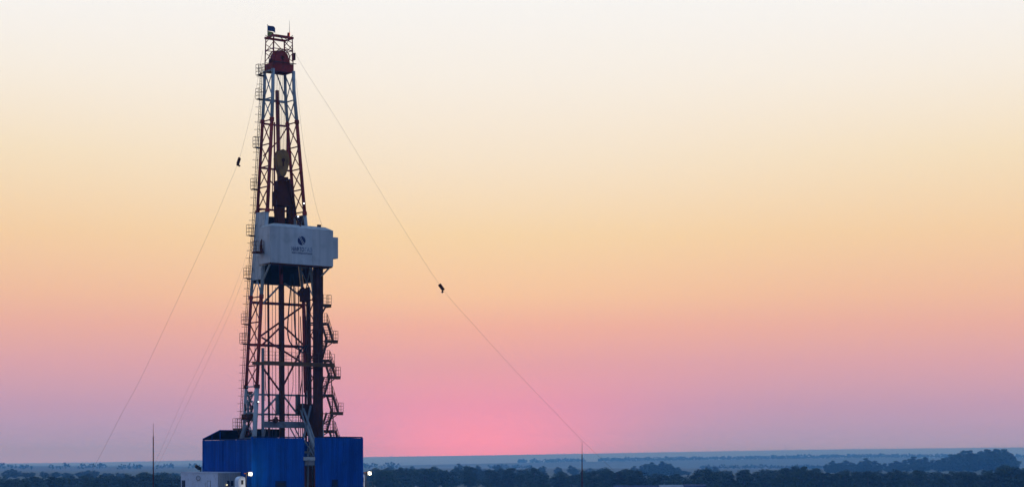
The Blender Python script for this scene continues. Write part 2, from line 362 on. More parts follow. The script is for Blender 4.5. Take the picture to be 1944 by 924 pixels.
# sheet cladding round the monkey-board section: white left; rear and right coloured dark for their unlit insides
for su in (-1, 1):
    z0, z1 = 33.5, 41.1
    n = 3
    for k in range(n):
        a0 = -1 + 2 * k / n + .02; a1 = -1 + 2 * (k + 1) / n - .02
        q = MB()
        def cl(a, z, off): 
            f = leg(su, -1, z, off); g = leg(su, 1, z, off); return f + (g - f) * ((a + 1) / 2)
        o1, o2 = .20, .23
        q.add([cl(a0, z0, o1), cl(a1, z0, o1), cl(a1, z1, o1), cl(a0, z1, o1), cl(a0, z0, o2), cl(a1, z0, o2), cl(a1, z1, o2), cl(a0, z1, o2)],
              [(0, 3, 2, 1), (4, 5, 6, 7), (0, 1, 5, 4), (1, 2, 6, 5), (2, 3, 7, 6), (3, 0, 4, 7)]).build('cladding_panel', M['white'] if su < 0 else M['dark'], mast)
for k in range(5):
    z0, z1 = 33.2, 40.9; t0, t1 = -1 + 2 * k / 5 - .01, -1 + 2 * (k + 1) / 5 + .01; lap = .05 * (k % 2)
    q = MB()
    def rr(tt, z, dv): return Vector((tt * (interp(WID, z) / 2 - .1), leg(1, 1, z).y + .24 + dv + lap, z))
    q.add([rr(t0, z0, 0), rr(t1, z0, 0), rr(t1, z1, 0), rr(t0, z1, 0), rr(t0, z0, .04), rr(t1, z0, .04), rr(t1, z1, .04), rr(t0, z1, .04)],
          [(0, 3, 2, 1), (4, 5, 6, 7), (0, 1, 5, 4), (1, 2, 6, 5), (2, 3, 7, 6), (3, 0, 4, 7)]).build('cladding_panel', M['roof'], mast)  # dark colour carries the shade of the rear wall's inside

def railing(corners, z, h=1.1, closed=False, post=.018, gap=1.1, toe=True):
    """posts and three rails along a polyline of (u, v)"""
    q = MB(); c = [Vector((a, b_, 0)) for a, b_ in corners]
    if closed: c.append(c[0])
    for a, b_ in zip(c, c[1:]):
        n = max(1, round((b_ - a).length / gap))
        for k in range(n + 1):
            p = a + (b_ - a) * k / n; q.beam((p.x, p.y, z), (p.x, p.y, z + h), post * 2, post * 2)
        for hh in (h, h * .66, h * .33): q.beam((a.x, a.y, z + hh), (b_.x, b_.y, z + hh), post * 1.7, post * 1.7)
        if toe: q.beam((a.x, a.y, z + .06), (b_.x, b_.y, z + .06), .02, .12)
    return q
# ladder on the left rear leg with caged rest platforms
lad = MB()
for i in range(len(LEV) - 1):
    z0, z1 = LEV[i + 1], LEV[i]
    a, b_ = leg(-1, 1, z0, .42) + Vector((0, .05, 0)), leg(-1, 1, z1, .42) + Vector((0, .05, 0))
    for dv in (-.2, .2): lad.beam(a + Vector((0, dv, 0)), b_ + Vector((0, dv, 0)), .05, .05)
    n = int((z1 - z0) / .3)
    for k in range(n):
        p = a + (b_ - a) * (k + .5) / n; lad.tube([p + Vector((0, -.2, 0)), p + Vector((0, .2, 0))], .016, 4)
ladder = lad.build('ladder', M['brown'], mast)
hoop = MB()
z = 10.5
while z < 58:
    c = leg(-1, 1, z, .42) + Vector((0, .05, 0))
    hoop.tube([c + Vector((-.02 - .5 * math.sin(t_), .32 * math.cos(t_), 0)) for t_ in [math.pi * k / 6 for k in range(7)]], .014, 4)
    bar_end = leg(-1, 1, z); hoop.tube([c, bar_end], .02, 4)
    z += .85
hoop.build('ladder_cage', M['brown'], ladder)['kind'] = 'stuff'
for py, wpx in ((138, 12), (184, 11), (277, 11), (357, 11), (446, 13), (528, 12), (615, 11), (652, 12)):
    zz = ZR(py, -3, 1); c = leg(-1, 1, zz)
    u1 = c.x - .15; u0 = u1 - wpx / 17 / .866 + .05; v0, v1 = c.y - .25, c.y + .35
    pl = MB().box((u0, v0, zz - .06), (u1, v1, zz)).beam((u1 + .1, c.y, zz - .1), (u0 + .2, c.y, zz - .1), .08, .1)
    pl = pl.build('rest_platform', M['brown'], mast)
    railing([(u1, v0), (u0, v0), (u0, v1), (u1, v1)], zz, 1.15, gap=.7, toe=False).build('railing', M['brown'], pl)
# stabbing platform half way up, wrapped round the front
zz = 24.3; u0, u1 = U(478, -2.9), U(634, -2.9)
pf = MB().box((u0, -3.1, zz - .34), (u1, -2.98, zz)).box((u0, -2.97, zz - .08), (u1, -2.62, zz)).build('front_platform', M['brown'], mast)
railing([(U(501, -3.04), -3.04), (u1, -3.04)], zz, 1.15, gap=.72).build('railing', M['brown'], pf)
for su in (-1, 1):
    l = leg(su, -1, zz - .2); bar('bracket', (l.x, -3.0, zz - .2), l, .12, 'brown', mast, 'box', .2)
# lower-left service platform with railing
zz = ZR(815); pl = MB().box((U(447, .6), .1, zz - .1), (-4.35, 1.2, zz)).build('rest_platform', M['brown'], mast)
railing([(-4.6, .1), (U(447, .6), .1), (U(447, .6), 1.2), (-4.6, 1.2)], zz, 1.2, gap=.6).build('railing', M['brown'], pl)
bar('bracket', (U(450, .6), .6, zz - .1), (-4.4, .6, zz - 1.6), .06, 'brown', mast)
# clutter of the raising gear in the left base, and the base beam
for a, b_, r, c in (((470, 742), (486, 828), .09, 'grey'), ((468, 800), (486, 752), .07, 'white'), ((466, 828), (480, 770), .12, 'dark'), ((476, 832), (489, 788), .07, 'grey'),
                    ((458, 836), (466, 806), .28, 'grey'), ((471, 762), (471, 800), .14, 'grey')):
    bar('raising_strut', R(*a, 0), R(*b_, 0), r, c, mast)
rc = random.Random(3)
for k in range(22):
    px0, py0 = rc.uniform(466, 484), rc.uniform(742, 828); px1, py1 = px0 + rc.uniform(-9, 9), py0 + rc.uniform(-16, 16)
    bar('raising_strut', R(px0, py0, rc.uniform(-.9, .9)), R(px1, min(py1, 832), rc.uniform(-.9, .9)), rc.choice((.05, .07, .1)), rc.choice(('grey', 'white', 'dark', 'red')), mast)
p0 = R(468, 788, -.2); MB().box((p0[0] - .25, -.6, p0[2] - .5), (p0[0] + .9, .5, p0[2] + .15)).build('gear_box', M['dark'], mast)
a, b_ = R(500, 805, -1.0), R(578, 805, -1.0)
MB().box((a[0], -1.25, a[2] - .35), (b_[0], -.8, a[2] + .35)).build('base_beam', M['grey'], mast)
railing([(U(500, .8), .8), (U(578, .8), .8)], ZR(803), 1.1, gap=.8).build('railing', M['brown'], mast)
for px in (527, 565):
    MB().beam(R(px, 786, .7), R(px, 748, .7), .42, .3).build('hanger_post', M['grey'], mast)
for px0, py0, px1, py1 in ((551, 812, 562, 832), (560, 812, 570, 832), (505, 812, 500, 832)):
    bar('strut', R(px0, py0, -1.0), R(px1, py1, -1.2), .07, 'grey', mast)
v_ = Vector(R(524, 797, -1.5))
q = MB().tube([v_ + Vector((-.9, 0, 0)), v_ + Vector((.9, 0, 0))], .09, 8).tube([v_ + Vector((0, 0, -.3)), v_ + Vector((0, 0, .34))], [.16, .2], 8).tube([v_ + Vector((-.06, -.25, 0)), v_ + Vector((-.06, .25, 0))], .24, 10)
q.build('valve', M['dark'], mast)
# dark gear under the right legs
for cx, cy, w_, h_ in ((578, 560, .7, 1.5), (584, 778, 1.2, 1.2), (590, 800, 1.2, 3.2)):
    p = Vector(R(cx, cy, -.3)); q = MB().box((p.x - w_ / 2, -.8, p.z - h_ / 2), (p.x + w_ / 2, .2, p.z + h_ / 2)).tube([p + Vector((-w_ / 2, -.5, h_ * .2)), p + Vector((-w_ / 2, .5, h_ * .2))], w_ * .42, 12)
    q.build('winch', M['dark'], mast)
# crown
zc0, zc1 = 56.9, 57.85
ce = interp(LEAN, 58); cw, cdp = 1.32, .98
cr_ = MB().box((-cw, ce - cdp, zc0), (cw, ce - cdp + .22, zc1)).box((-cw, ce + cdp - .22, zc0), (cw, ce + cdp, zc1)).box((-cw - .03, ce - cdp + .23, zc0 + .1), (-cw + .25, ce + cdp - .23, zc1 - .03)).box((cw - .25, ce - cdp + .23, zc0 + .1), (cw + .03, ce + cdp - .23, zc1 - .03)).box((-cw + .26, ce - cdp + .23, zc0 + .3), (cw - .26, ce + cdp - .23, zc0 + .4))
crown = cr_.build('crown_block', M['red'], mast)
zs_ = 58.5
for k in range(5):
    dv = -.55 + k * .26; q = MB().tube([(.02, ce + dv - .06, zs_), (.02, ce + dv + .06, zs_)], .86, 24); q.build('sheave', M['red'], crown)
MB().tube([(.02, ce - .8, zs_), (.02, ce + .75, zs_)], .2, 12).build('sheave_shaft', M['dark'], crown)
ap = [math.pi * k / 12 for k in range(13)]
for dv in (-.7, .66):
    # cheek plate as an arch: open above the shaft so that light shows through beside the hanger
    for sgn in (-1, 1):
        MB().prism([(.02 + sgn * .12, zc1 - .1), (.02 + sgn * 1.0, zc1 - .1), (.02 + sgn * .92, zs_), (.02 + sgn * .12, zs_)], 'y', ce + dv - .03, ce + dv + .03).build('bearing_plate', M['red'], crown)
    MB().tube([(.02 + .95 * math.cos(a), ce + dv, zs_ + .95 * math.sin(a)) for a in ap], .07, 6).build('guard_hoop', M['red'], crown)
top = 60.9
fr = mast
for su in (-1, 1):
    for sv in (-1, 1):
        bar('crown_post', (su * cw * .96, ce + sv * cdp * .95, zc1), (su * cw * .9, ce + sv * cdp * .9, top - .2), .12, 'red', mast, 'box')
for sv in (-1, 1):
    y_ = ce + sv * cdp * .9
    bar('crown_beam', (-cw, y_, top - .1), (cw, y_, top - .1), .2, 'red', mast, 'box', .24)
    bar('brace', (-cw * .9, y_, 59.4), (cw * .9, y_, 59.4), .05, 'red', mast)
    bar('brace', (-.3, y_, top - .2), (cw * .9, y_, 59.5), .05, 'red', mast)
for su in (-1, 1):
    x_ = su * cw * .93
    bar('crown_beam', (x_, ce - cdp * .8, top - .13), (x_, ce + cdp * .8, top - .13), .16, 'red', mast, 'box')
    for z0 in (58.2, 59.2, 60.2):
        bar('brace', (x_, ce - cdp * .9, z0), (x_, ce + cdp * .9, z0 + .9), .04, 'red', mast); bar('brace', (x_, ce + cdp * .9, z0), (x_, ce - cdp * .9, z0 + .9), .04, 'red', mast)
    bar('girt', (x_, ce - cdp * .9, 59.4), (x_, ce + cdp * .9, 59.4), .05, 'red', mast)
MB().beam((-.5, ce, top + .12), (cw, ce, top + .12), .3, .26).build('gin_pole_beam', M['red'], mast)
MB().beam((cw - .15, ce, top + .1), (cw - .1, ce, top + .65), .2, .16).build('gin_pole_arm', M['red'], mast)
cp = MB().box((-cw - .25, ce - cdp - .25, zc1 + .02), (cw + .2, ce - cdp - .02, zc1 + .07)).build('crown_walkway', M['brown'], mast)
railing([(-cw - .25, ce - cdp - .25), (-cw - .9, ce - cdp - .25), (-cw - .9, ce + .6)], ZR(138) - .3, 1.1, gap=.5).build('railing', M['brown'], cp)
p = Vector(R(558, 108, .4)); MB().box((p.x - .1, .2, p.z - .4), (p.x + .1, .7, p.z + .4)).build('junction_box', M['dark'], mast)
for px, py, v in ((577, 386, -1.0), (566, 411, -1.4), (490.5, 762, -1.6)):
    p = Vector(R(px, py, v)); q = MB().box((p.x - .12, p.y, p.z - .12), (p.x + .12, p.y + .2, p.z + .12)).build('floodlight', M['dark'], mast)
    MB().tube([(p.x, p.y - .03, p.z), (p.x, p.y + .0, p.z)], .075, 10).build('lens', M['lampw'], q)

# flag and aerial on the crown
fl = thing('flag', 'small blue and yellow flag on a short staff on the mast top', 'flag', (-1.25, ce, top))
pb = R(508, 75, ce); BASEu = pb[0]
MB().tube([(BASEu, ce, top - .1), (BASEu, ce, ZR(47))], .025, 6).build('staff', M['cable'], fl)
for nm, z0, z1, mt in (('blue_half', 0.62, 1.22, 'flagb'), ('yellow_half', 0.0, .62, 'flagy')):
    q = MB(); n = 8; vv = []
    for i in range(n + 1):
        s_ = i / n; sag = -.25 * s_ * s_ - (.12 if nm == 'yellow_half' else 0) * s_
        for zz in (z0, z1): vv.append((BASEu + .03 + .95 * s_ * (.82 if z0 < .3 else 1), ce + .16 * math.sin(s_ * 7) - .1 * s_, top - .05 + zz + sag * (1.0 if zz > .3 else .2)))
    back_ = [(a + .0, b_ + .012, c) for a, b_, c in vv]; nn = len(vv)
    f_ = [(2 * i, 2 * i + 2, 2 * i + 3, 2 * i + 1) for i in range(n)]
    q.add(vv + back_, f_ + [tuple(nn + k for k in reversed(ff)) for ff in f_] + [(0, 1, nn + 1, nn), (2 * n, nn + 2 * n, nn + 2 * n + 1, 2 * n + 1)] + [(2 * i + 1, 2 * i + 3, nn + 2 * i + 3, nn + 2 * i + 1) for i in range(n)] + [(2 * i, nn + 2 * i, nn + 2 * i + 2, 2 * i + 2) for i in range(n)])
    q.build(nm, M[mt], fl)
an = thing('whip_aerial', 'thin whip aerial standing on the mast crown', 'aerial', (cw - .1, ce, top + .6))
pa = R(549.5, 64, ce)
MB().tube([(pa[0], ce, pa[2] - .2), (pa[0], ce, ZR(34))], [.03, .012], 6).build('rod', M['cable'], an)
MB().tube([(pa[0], ce, pa[2] - .3), (pa[0], ce, pa[2] + .1)], .07, 8).build('mount', M['orange'], an)

# ------------------------------------------------------------------ travelling block, top drive
tb = Vector(R(534.5, 308, .2))
blk = thing('travelling_block', 'olive teardrop travelling block hanging inside the mast above the top drive', 'pulley block', tuple(tb))
prof = [(0, 1.42), (.42, 1.28), (.7, .9), (.82, .35), (.78, -.1), (.6, -.75), (.38, -1.35), (.22, -1.6)]
poly = [(tb.x + a, tb.z + c) for a, c in prof] + [(tb.x - a, tb.z + c) for a, c in reversed(prof[1:])]
for dv in (-.34, .34): MB().prism(poly, 'y', tb.y + dv - .04, tb.y + dv + .04).build('cheek_plate', M['olive'], blk)
MB().prism([(tb.x + (a - tb.x) * .96, tb.z + (c - tb.z) * .96) for a, c in poly], 'y', tb.y - .29, tb.y + .29).build('guard', M['olive'], blk)
MB().tube([tb + Vector((0, -.45, .2)), tb + Vector((0, .45, .2))], .2, 12).build('axle', M['dark'], blk)
MB().box((tb.x - .09, tb.y - .40, tb.z - .5), (tb.x + .09, tb.y - .385, tb.z + .1)).build('slot', M['dark'], blk)
MB().tube([tb + Vector((.05, 0, -1.5)), tb + Vector((.3, 0, -1.85)), tb + Vector((.15, 0, -2.2)), tb + Vector((-.1, 0, -2.2))], [.2, .13, .12, .08], 8).build('hook', M['dark'], blk)
for k in range(6):
    x_ = -.45 + k * .19
    bar('hoist_line', (tb.x + x_, tb.y + .05, tb.z + .9), (x_ * 1.1 + .1, ce + .1, 58.5), .018, 'cable', blk)
td = thing('top_drive', 'black bulky top drive hanging below the travelling block', 'top drive', R(540, 400, -.1))
def rb(name, x0, y0, x1, y1, v0, v1, mat='dark', parent=td):
    a = R(x0, y0, v0); b_ = R(x1, y1, v0); return MB().box((a[0], v0, a[2]), (b_[0], v1, b_[2])).build(name, M[mat], parent)
rb('motor', 529, 342, 549, 388, -.6, .3); rb('motor_cap', 532, 335, 546, 343, -.45, .2); rb('gear_case', 526, 362, 552, 392, -.7, .45)
rb('carriage', 525, 352, 531, 425, .0, .5, 'red'); rb('pipe_handler', 528, 392, 541, 432, -.5, .4); rb('pipe_handler', 549, 374, 558, 428, -.55, .1)
for a, b_, r in (((545, 336), (556, 388), .1), ((553, 350), (560, 395), .12), ((548, 340), (552, 370), .16), ((556, 372), (562, 408), .1), ((544, 398), (557, 420), .08)):
    bar('link_arm', R(*a, -.75), R(*b_, -.75), r, 'dark', td)
MB().tube([R(535, 432, -.1), R(535, 520, -.1)], .12, 10).build('saver_shaft', M['dark'], td)

# hoses
def smooth(pts, n=6):
    pts = [Vector(p) for p in pts]; out = []
    for i in range(len(pts) - 1):
        p0, p1, p2, p3 = pts[max(i - 1, 0)], pts[i], pts[i + 1], pts[min(i + 2, len(pts) - 1)]
        for k in range(n):
            t_ = k / n; out.append(.5 * ((2 * p1) + (p2 - p0) * t_ + (2 * p0 - 5 * p1 + 4 * p2 - p3) * t_ ** 2 + (3 * p1 - p0 - 3 * p2 + p3) * t_ ** 3))
    return out + [pts[-1]]
for pts, r, v, lab in (
        ([(553, 520), (552, 545), (548, 590), (546, 625), (549, 645), (557, 657), (570, 663), (580, 655)], .075, .1, 'thick black hose hanging in the widest bend inside the mast'),
        ([(557, 520), (558, 545), (559, 600), (562, 645), (568, 662), (576, 668), (582, 655)], .085, -.3, 'thick black hose dropping straight, then turning up at the right leg'),
        ([(504, 700), (504, 725), (506, 745), (514, 765), (526, 788)], .03, -.5, 'thin hose curving below the railed platform by the left leg'),
        ([(556, 695), (556, 735), (550, 760), (545, 775), (547, 790), (558, 803)], .03, -.4, 'thin hose looping below the railed platform by the guide rail'),
        ([(570, 600), (574, 700), (570, 745), (568, 765), (576, 780), (582, 790)], .05, -.8, 'dark hose running down beside the winch in the right leg')):
    o = place(MB().tube(smooth([R(a, b_, v) for a, b_ in pts]), r, 7).build('hose', M['rubber'], None, True), R(*pts[-1], v))
    tag(o, lab, 'hose', 'hoses inside the mast')

# ------------------------------------------------------------------ racking cabin (monkey board)
cab = thing('racking_cabin', 'white sheet-metal racking cabin with a blue emblem on the mast front', 'cabin', (0, -2.7, ZR(502)))
zb, zt = ZR(502, 0, -4.2), ZR(433.5, 0, -4.2); vf, vb = -4.2, -1.75; uw = 4.0
cuts = [-uw, -1.32, 1.36, uw]
for a, b_ in zip(cuts, cuts[1:]):
    MB().box((a + .012, vf, zb), (b_ - .012, vf + .05, zt)).build('wall_panel', M['cabin2' if abs(a + b_) < .5 else 'cabin'], cab)
for s_ in (-1, 1):
    MB().box((s_ * uw, vf + .055, zb + .0), (s_ * (uw - .05), vb, zt)).build('wall_panel', M['cabin'], cab)
for px in (-1.32, 1.36): MB().box((px - .05, vf - .012, zb), (px + .05, vf + .0, zt)).build('seam_strip', M['cabin'], cab)
# hipped roof rim
def frustum(z0, z1, u0, u1, v0, v1, iu, iv):
    vv = [(u0, v0, z0), (u1, v0, z0), (u1, v1, z0), (u0, v1, z0), (u0 + iu, v0 + iv, z1), (u1 - iu, v0 + iv, z1), (u1 - iu, v1, z1), (u0 + iu, v1, z1)]
    return MB().add(vv, [(0, 3, 2, 1), (4, 5, 6, 7), (0, 1, 5, 4), (1, 2, 6, 5), (2, 3, 7, 6), (3, 0, 4, 7)])
frustum(zt + .004, zt + .40, -uw - .02, uw + .02, vf - .02, vb, .78, .5).build('roof', M['white'], cab)
MB().box((-uw + .06, vf + .06, zb - .12), (uw - .06, vf + 1.2, zb + .0)).build('walkway', M['dark'], cab)
for k in range(14):
    u_ = -3.6 + k * .36 if k < 7 else 1.5 + (k - 7) * .36
    bar('racking_finger', (u_, vf + 1.25, zb + .1), (u_, vb - .05, zb + .1), .05, 'dark', cab, 'box', .12)
for s_ in (-1, 1):
    bar('side_strut', (s_ * 3.8, vf + .3, zb), leg(s_, -1, 33.2), .1, 'white', cab)
    bar('side_beam', (s_ * 3.85, vf + .3, zb - .06), (s_ * 3.6, -1.2, zb - .06), .14, 'grey', cab, 'box', .2)
sb = MB().box((uw + .004, -3.95, ZR(490, 4, -3.9)), (4.78, -2.7, ZR(450, 4, -3.9))).build('side_box', M['cabin'], cab)
# roof-edge hooks
for px in (524, 606): p = R(px, 428.5, vf + .6); MB().box((p[0] - .2, vf + .5, p[2] - .1), (p[0] + .2, vf + .75, p[2] + .12)).build('lifting_lug', M['dark'], cab)
bar('davit', R(561, 412, -3.4), R(571, 430, vf + .3), .07, 'dark', cab)
# escape landing on the left side
zz = ZR(488); u0 = -4.0
p = MB().box((-5.0, -3.0, zz - .06), (-4.06, -1.9, zz)).build('escape_landing', M['dark'], cab)
railing([(-4.1, -3.0), (-5.0, -3.0), (-5.0, -1.9), (-4.1, -1.9)], zz, 1.25, gap=.4).build('railing', M['dark'], p)
MB().tube([(-4.2, -2.7, zz + .1), (-4.2, -2.5, zz + .7), (-4.15, -2.6, zz + 1.5)], [.2, .14, .05], 8).build('escape_harness', M['dark'], cab)
# lettering and emblem on the front
def text_mesh(s_, size, u0, u1, z0, mat, name, bold=0.0):
    cu = bpy.data.curves.new(name, 'FONT'); cu.body = s_; cu.size = size; cu.extrude = .004; cu.offset = bold
    o = bpy.data.objects.new(name, cu); COL.objects.link(o); bpy.context.view_layer.update()
    dg = bpy.context.evaluated_depsgraph_get(); me = bpy.data.meshes.new_from_object(o.evaluated_get(dg))
    COL.objects.unlink(o); bpy.data.objects.remove(o)
    xs_ = [v.co.x for v in me.vertices]; k = (u1 - u0) / (max(xs_) - min(xs_)); x0 = min(xs_); base = BASE[cab.name]
    for v in me.vertices:
        v.co = Vector((u0 + (v.co.x - x0) * k, vf - .009 - v.co.z, z0 + v.co.y)) - base
    me.materials.clear(); me.materials.append(M[mat])
    ob = bpy.data.objects.new(name, me); COL.objects.link(ob); ob.parent = cab; return ob
ua, ub = U(553.5, vf), U(592.5, vf); zl = ZR(477, 0, vf)
um = ua + (ub - ua) * .62
text_mesh('НАФТО', .62, ua, um - .05, zl, 'navy', 'lettering', .012)
text_mesh('ГАЗ', .62, um + .06, ub, zl, 'print2', 'lettering', .0)
text_mesh('УКРГАЗВИДОБУВАННЯ', .25, ua, ub, ZR(482.2, 0, vf), 'navy', 'lettering', .003)
ec = Vector((U(572.5, vf), vf - .01, ZR(456.8, 0, vf))); er = .50
em = MB().tube([ec + Vector((0, -.003, 0)), ec + Vector((0, .006, 0))], er, 32).build('emblem', M['navy'], cab)
for c0, wd in ((-.12, .13), (.2, .11)):
    q = MB(); n = 14; lo, hi = [], []
    for i in range(n + 1):
        t_ = -1 + 2 * i / n; x_ = t_ * .44; zz = c0 - .42 * t_ - .16 * math.sin(t_ * 3.0); hw = wd * (1 - abs(t_) ** 3) * .5 + .006
        r_ = math.hypot(x_, zz)
        if r_ > er * .97: x_, zz = x_ * er * .97 / r_, zz * er * .97 / r_
        lo.append((ec.x + x_, ec.z + zz - hw)); hi.append((ec.x + x_, ec.z + zz + hw))
    for i in range(n): q.prism([lo[i], lo[i + 1], hi[i + 1], hi[i]], 'y', ec.y - .008, ec.y - .0035)
    q.build('emblem_wave', M['cabin'], em)

# ------------------------------------------------------------------ drill pipe racked in the mast
pm = MB(); zs = [0]
prof_ = []
LENP = 27.6
for z in (0, 9.2, 18.4, 27.6):
    prof_ += [(z - .35, .064), (z - .3, .083), (z + .3, .083), (z + .35, .064)]
prof_ = [(max(0, min(LENP, z)), r) for z, r in prof_]
pts = []; rs = []
for z, r in prof_:
    if not pts or z > pts[-1][2] + 1e-4: pts.append((0, 0, z)); rs.append(r)
pmesh = pm.tube(pts, rs, 8).mesh('drill_pipe', M['pipe'], True)
for i in range(5):
    for j in range(8):
        o = bpy.data.objects.new('drill_pipe', pmesh); COL.objects.link(o)
        bu, bv = 3.04 + i * .145 + random.uniform(-.02, .02), -2.50 + j * .135
        tag(o, 'dark stand of drill pipe racked upright below the white cabin', 'drill pipe', 'drill pipe racked in the mast')
        o.location = (XC + bu * CT - bv * ST, YC + bu * ST + bv * CT, FLOOR + .03); o.rotation_euler = (random.uniform(-.0015, .0015), random.uniform(-.001, .001), TH)

# ------------------------------------------------------------------ stairway on the right of the mast
st = thing('mast_stairway', 'rusty brown zigzag stairway with railed landings on the mast side', 'stairway', (5.5, 0, FLOOR))
inner = [ZR(613, 5, .7), ZR(683, 5, .7), ZR(749, 5, .7), ZR(817, 5, .7)]
outer = [ZR(647, 5, -1.3), ZR(715, 5, -1.3), ZR(783, 5, -1.3), ZR(852, 5, -1.3)]
def uo(z): return 5.9 + (28.9 - z) * .085
def flight(name, za, va, zb_, vb_, ul, ur):
    q = MB()
    for u_ in (ul, ur): q.beam((u_, va, za), (u_, vb_, zb_), .08, .3)
    n = 8
    for k in range(1, n):
        t_ = k / n; q.box((ul + .04, va + (vb_ - va) * t_ - .12, za + (zb_ - za) * t_), (ur - .04, va + (vb_ - va) * t_ + .12, za + (zb_ - za) * t_ + .04))
    o = q.build(name, M['brown'], st)
    h = MB()
    for u_ in (ur,):
        for hh in (.55, 1.05): h.beam((u_, va, za + hh), (u_, vb_, zb_ + hh), .045, .045)
        for k in range(4): t_ = k / 3; p_ = Vector((u_, va + (vb_ - va) * t_, za + (zb_ - za) * t_)); h.beam(p_, p_ + Vector((0, 0, 1.05)), .045, .045)
    h.build('handrail', M['brown'], o)
def landing(z, u0, u1, v0, v1, rail):
    q = MB().box((u0, v0, z - .07), (u1, v1, z)).beam((u0, v0 + .04, z - .14), (u1, v0 + .04, z - .14), .08, .2).beam((u1 - .04, v0, z - .14), (u1 - .04, v1, z - .14), .08, .2)
    o = q.build('landing', M['brown'], st); railing(rail, z, 1.15, gap=.55).build('railing', M['brown'], o)
    return o
for k in range(4):
    zi, zo = inner[k], outer[k]; ui, uo_ = uo(zi), uo(zo)
    landing(zi, ui - 1.7, ui, .3, 1.2, [(ui, .3), (ui, 1.2), (ui - 1.7, 1.2)])
    landing(zo, uo_ - 1.7, uo_ + .0, -1.85, -.9, [(uo_, -.9), (uo_, -1.85), (uo_ - 1.7, -1.85)])
    flight('stair_flight', zi, .3, zo, -.9, (ui + uo_) / 2 - .78, (ui + uo_) / 2)
    if k < 3:
        un = uo(inner[k + 1]); flight('stair_flight', zo, -.9, inner[k + 1], .3, (un + uo_) / 2 - 1.7, (un + uo_) / 2 - .92)
    l = leg(1, -1, zo - 1.2); bar('bracket', (uo_ - .5, -1.5, zo - .15), (l.x + .3, -1.2, zo - 1.3), .06, 'brown', st)
    bar('bracket', (ui - .4, 1.0, zi - .15), (leg(1, 1, zi).x, 1.1, zi - 1.3), .06, 'brown', st)
    bar('tie_beam', (ui - 1.7, .9, zi - .1), leg(1, 1, zi - .1), .1, 'brown', st, 'box')
    bar('tie_beam', (uo_ - 1.7, -1.3, zo - .1), leg(1, -1, zo - .1), .1, 'brown', st, 'box')
z = ZR(580, 4.6, 0); landing(z, 3.6, U(622, -.6), -1.4, -.3, [(3.9, -1.4), (U(622, -.6), -1.4), (U(622, -.6), -.3)])
bar('bracket', (U(618, -.8), -.8, z - .15), (leg(1, -1, z - 2).x + .2, -1.1, z - 2.1), .1, 'brown', st)
for dv in (-1.8, 1.15): bar('stair_post', (5.9, dv, FLOOR), (5.1, dv, inner[1]), .06, 'brown', st)

# ------------------------------------------------------------------ drill floor and substructure
sub = thing('rig_substructure', 'steel substructure carrying the drill floor under the blue enclosure', 'substructure', (0, 0, .25))
MB().box((-7.05, -5.6, FLOOR - .5), (7.0, 5.6, FLOOR)).build('deck', M['grey'], sub)
for u_ in (-6.5, -2.2, 2.2, 6.5):
    for v_ in (-5, 0, 5):
        bar('column', (u_, v_, .25), (u_, v_, FLOOR - .5), .45, 'blue', sub, 'box')
for v_ in (-5, 5):
    for a, b_ in ((-6.5, -2.2), (2.2, 6.5)): bar('brace', (a, v_, .6), (b_, v_, FLOOR - .8), .14, 'blue', sub); bar('brace', (b_, v_ + .3, .6), (a, v_ + .3, FLOOR - .8), .14, 'blue', sub)

enc = thing('drill_floor_enclosure', 'tall blue sheet-metal enclosure around the drill floor', 'enclosure', (0, 0, FLOOR))
VF, UL, UR, VR = -5.54, -7.0, 6.92, 5.5
def sheet(length, h):
    """ribbed sheet panel lying in x (0..length), z (0..h), ribs towards -y"""
    q = MB(); n = max(2, round(length / .29)); pit = length / n; pr = []
    for i in range(n):
        x_ = i * pit; pr += [(x_, 0), (x_ + pit * .55, 0), (x_ + pit * .65, -.035), (x_ + pit * .9, -.035)]
    pr.append((length, 0)); back_ = [(a, .03) for a, _ in ((length, 0), (0, 0))]
    poly = pr + back_
    q.prism(poly, 'z', 0, h); return q
def wall(p, q, z0, z1, panels, mat='blue'):
    """panels side by side from p to q (u, v); outside is to the right of p->q turned by -90"""
    p = Vector(p); q = Vector(q); d = (q - p); ln = d.length; d.normalize(); nrm = Vector((d.y, -d.x))
    me = sheet(ln / panels + .03, z1 - z0).mesh('panel', M[mat]); base = BASE[enc.name]
    for k in range(panels):
        o = bpy.data.objects.new('panel', me); COL.objects.link(o); o.parent = enc
        s_ = p + d * (ln / panels * k - .015); o.location = Vector((s_.x, s_.y, z0)) - base + Vector((nrm.x, nrm.y, 0)) * (.034 * (k % 2) + random.uniform(0, .006))
        o.rotation_euler = (0, 0, math.atan2(d.y, d.x))
zl_, zr_ = 15.78, 16.05
gl, gr = U(575, VF), U(602, VF)
wall((UL, VR), (UL, VF), FLOOR, zl_, 10)
wall((UL, VF), (gl, VF), FLOOR, zr_ - .06, 6)
wall((gr, VF), (UR, VF), FLOOR, zr_, 5)
wall((UR, VF), (UR, VR), FLOOR, zr_, 10)
wall((UR, VR), (UL, VR), FLOOR, zl_, 12)
for (a, b_), z1 in (((UL, VF), zr_), ((UR, VF), zr_), ((UL, VR), zl_), ((UR, VR), zl_), ((gl + .1, VF + .12), zr_ - .06), ((gr - .1, VF + .12), zr_)):
    o = bar('corner_post', (a, b_, FLOOR), (a, b_, z1 + .03), .2, 'blue', enc, 'box')
for a, b_, z1 in (((UL, VR), (UL, VF), zl_), ((UL, VF), (gl, VF), zr_ - .06), ((gr, VF), (UR, VF), zr_), ((UR, VF), (UR, VR), zr_)):
    bar('cap_rail', (*a, z1 + .09), (*b_, z1 + .09), .14, 'bluedk', enc, 'box', .12)
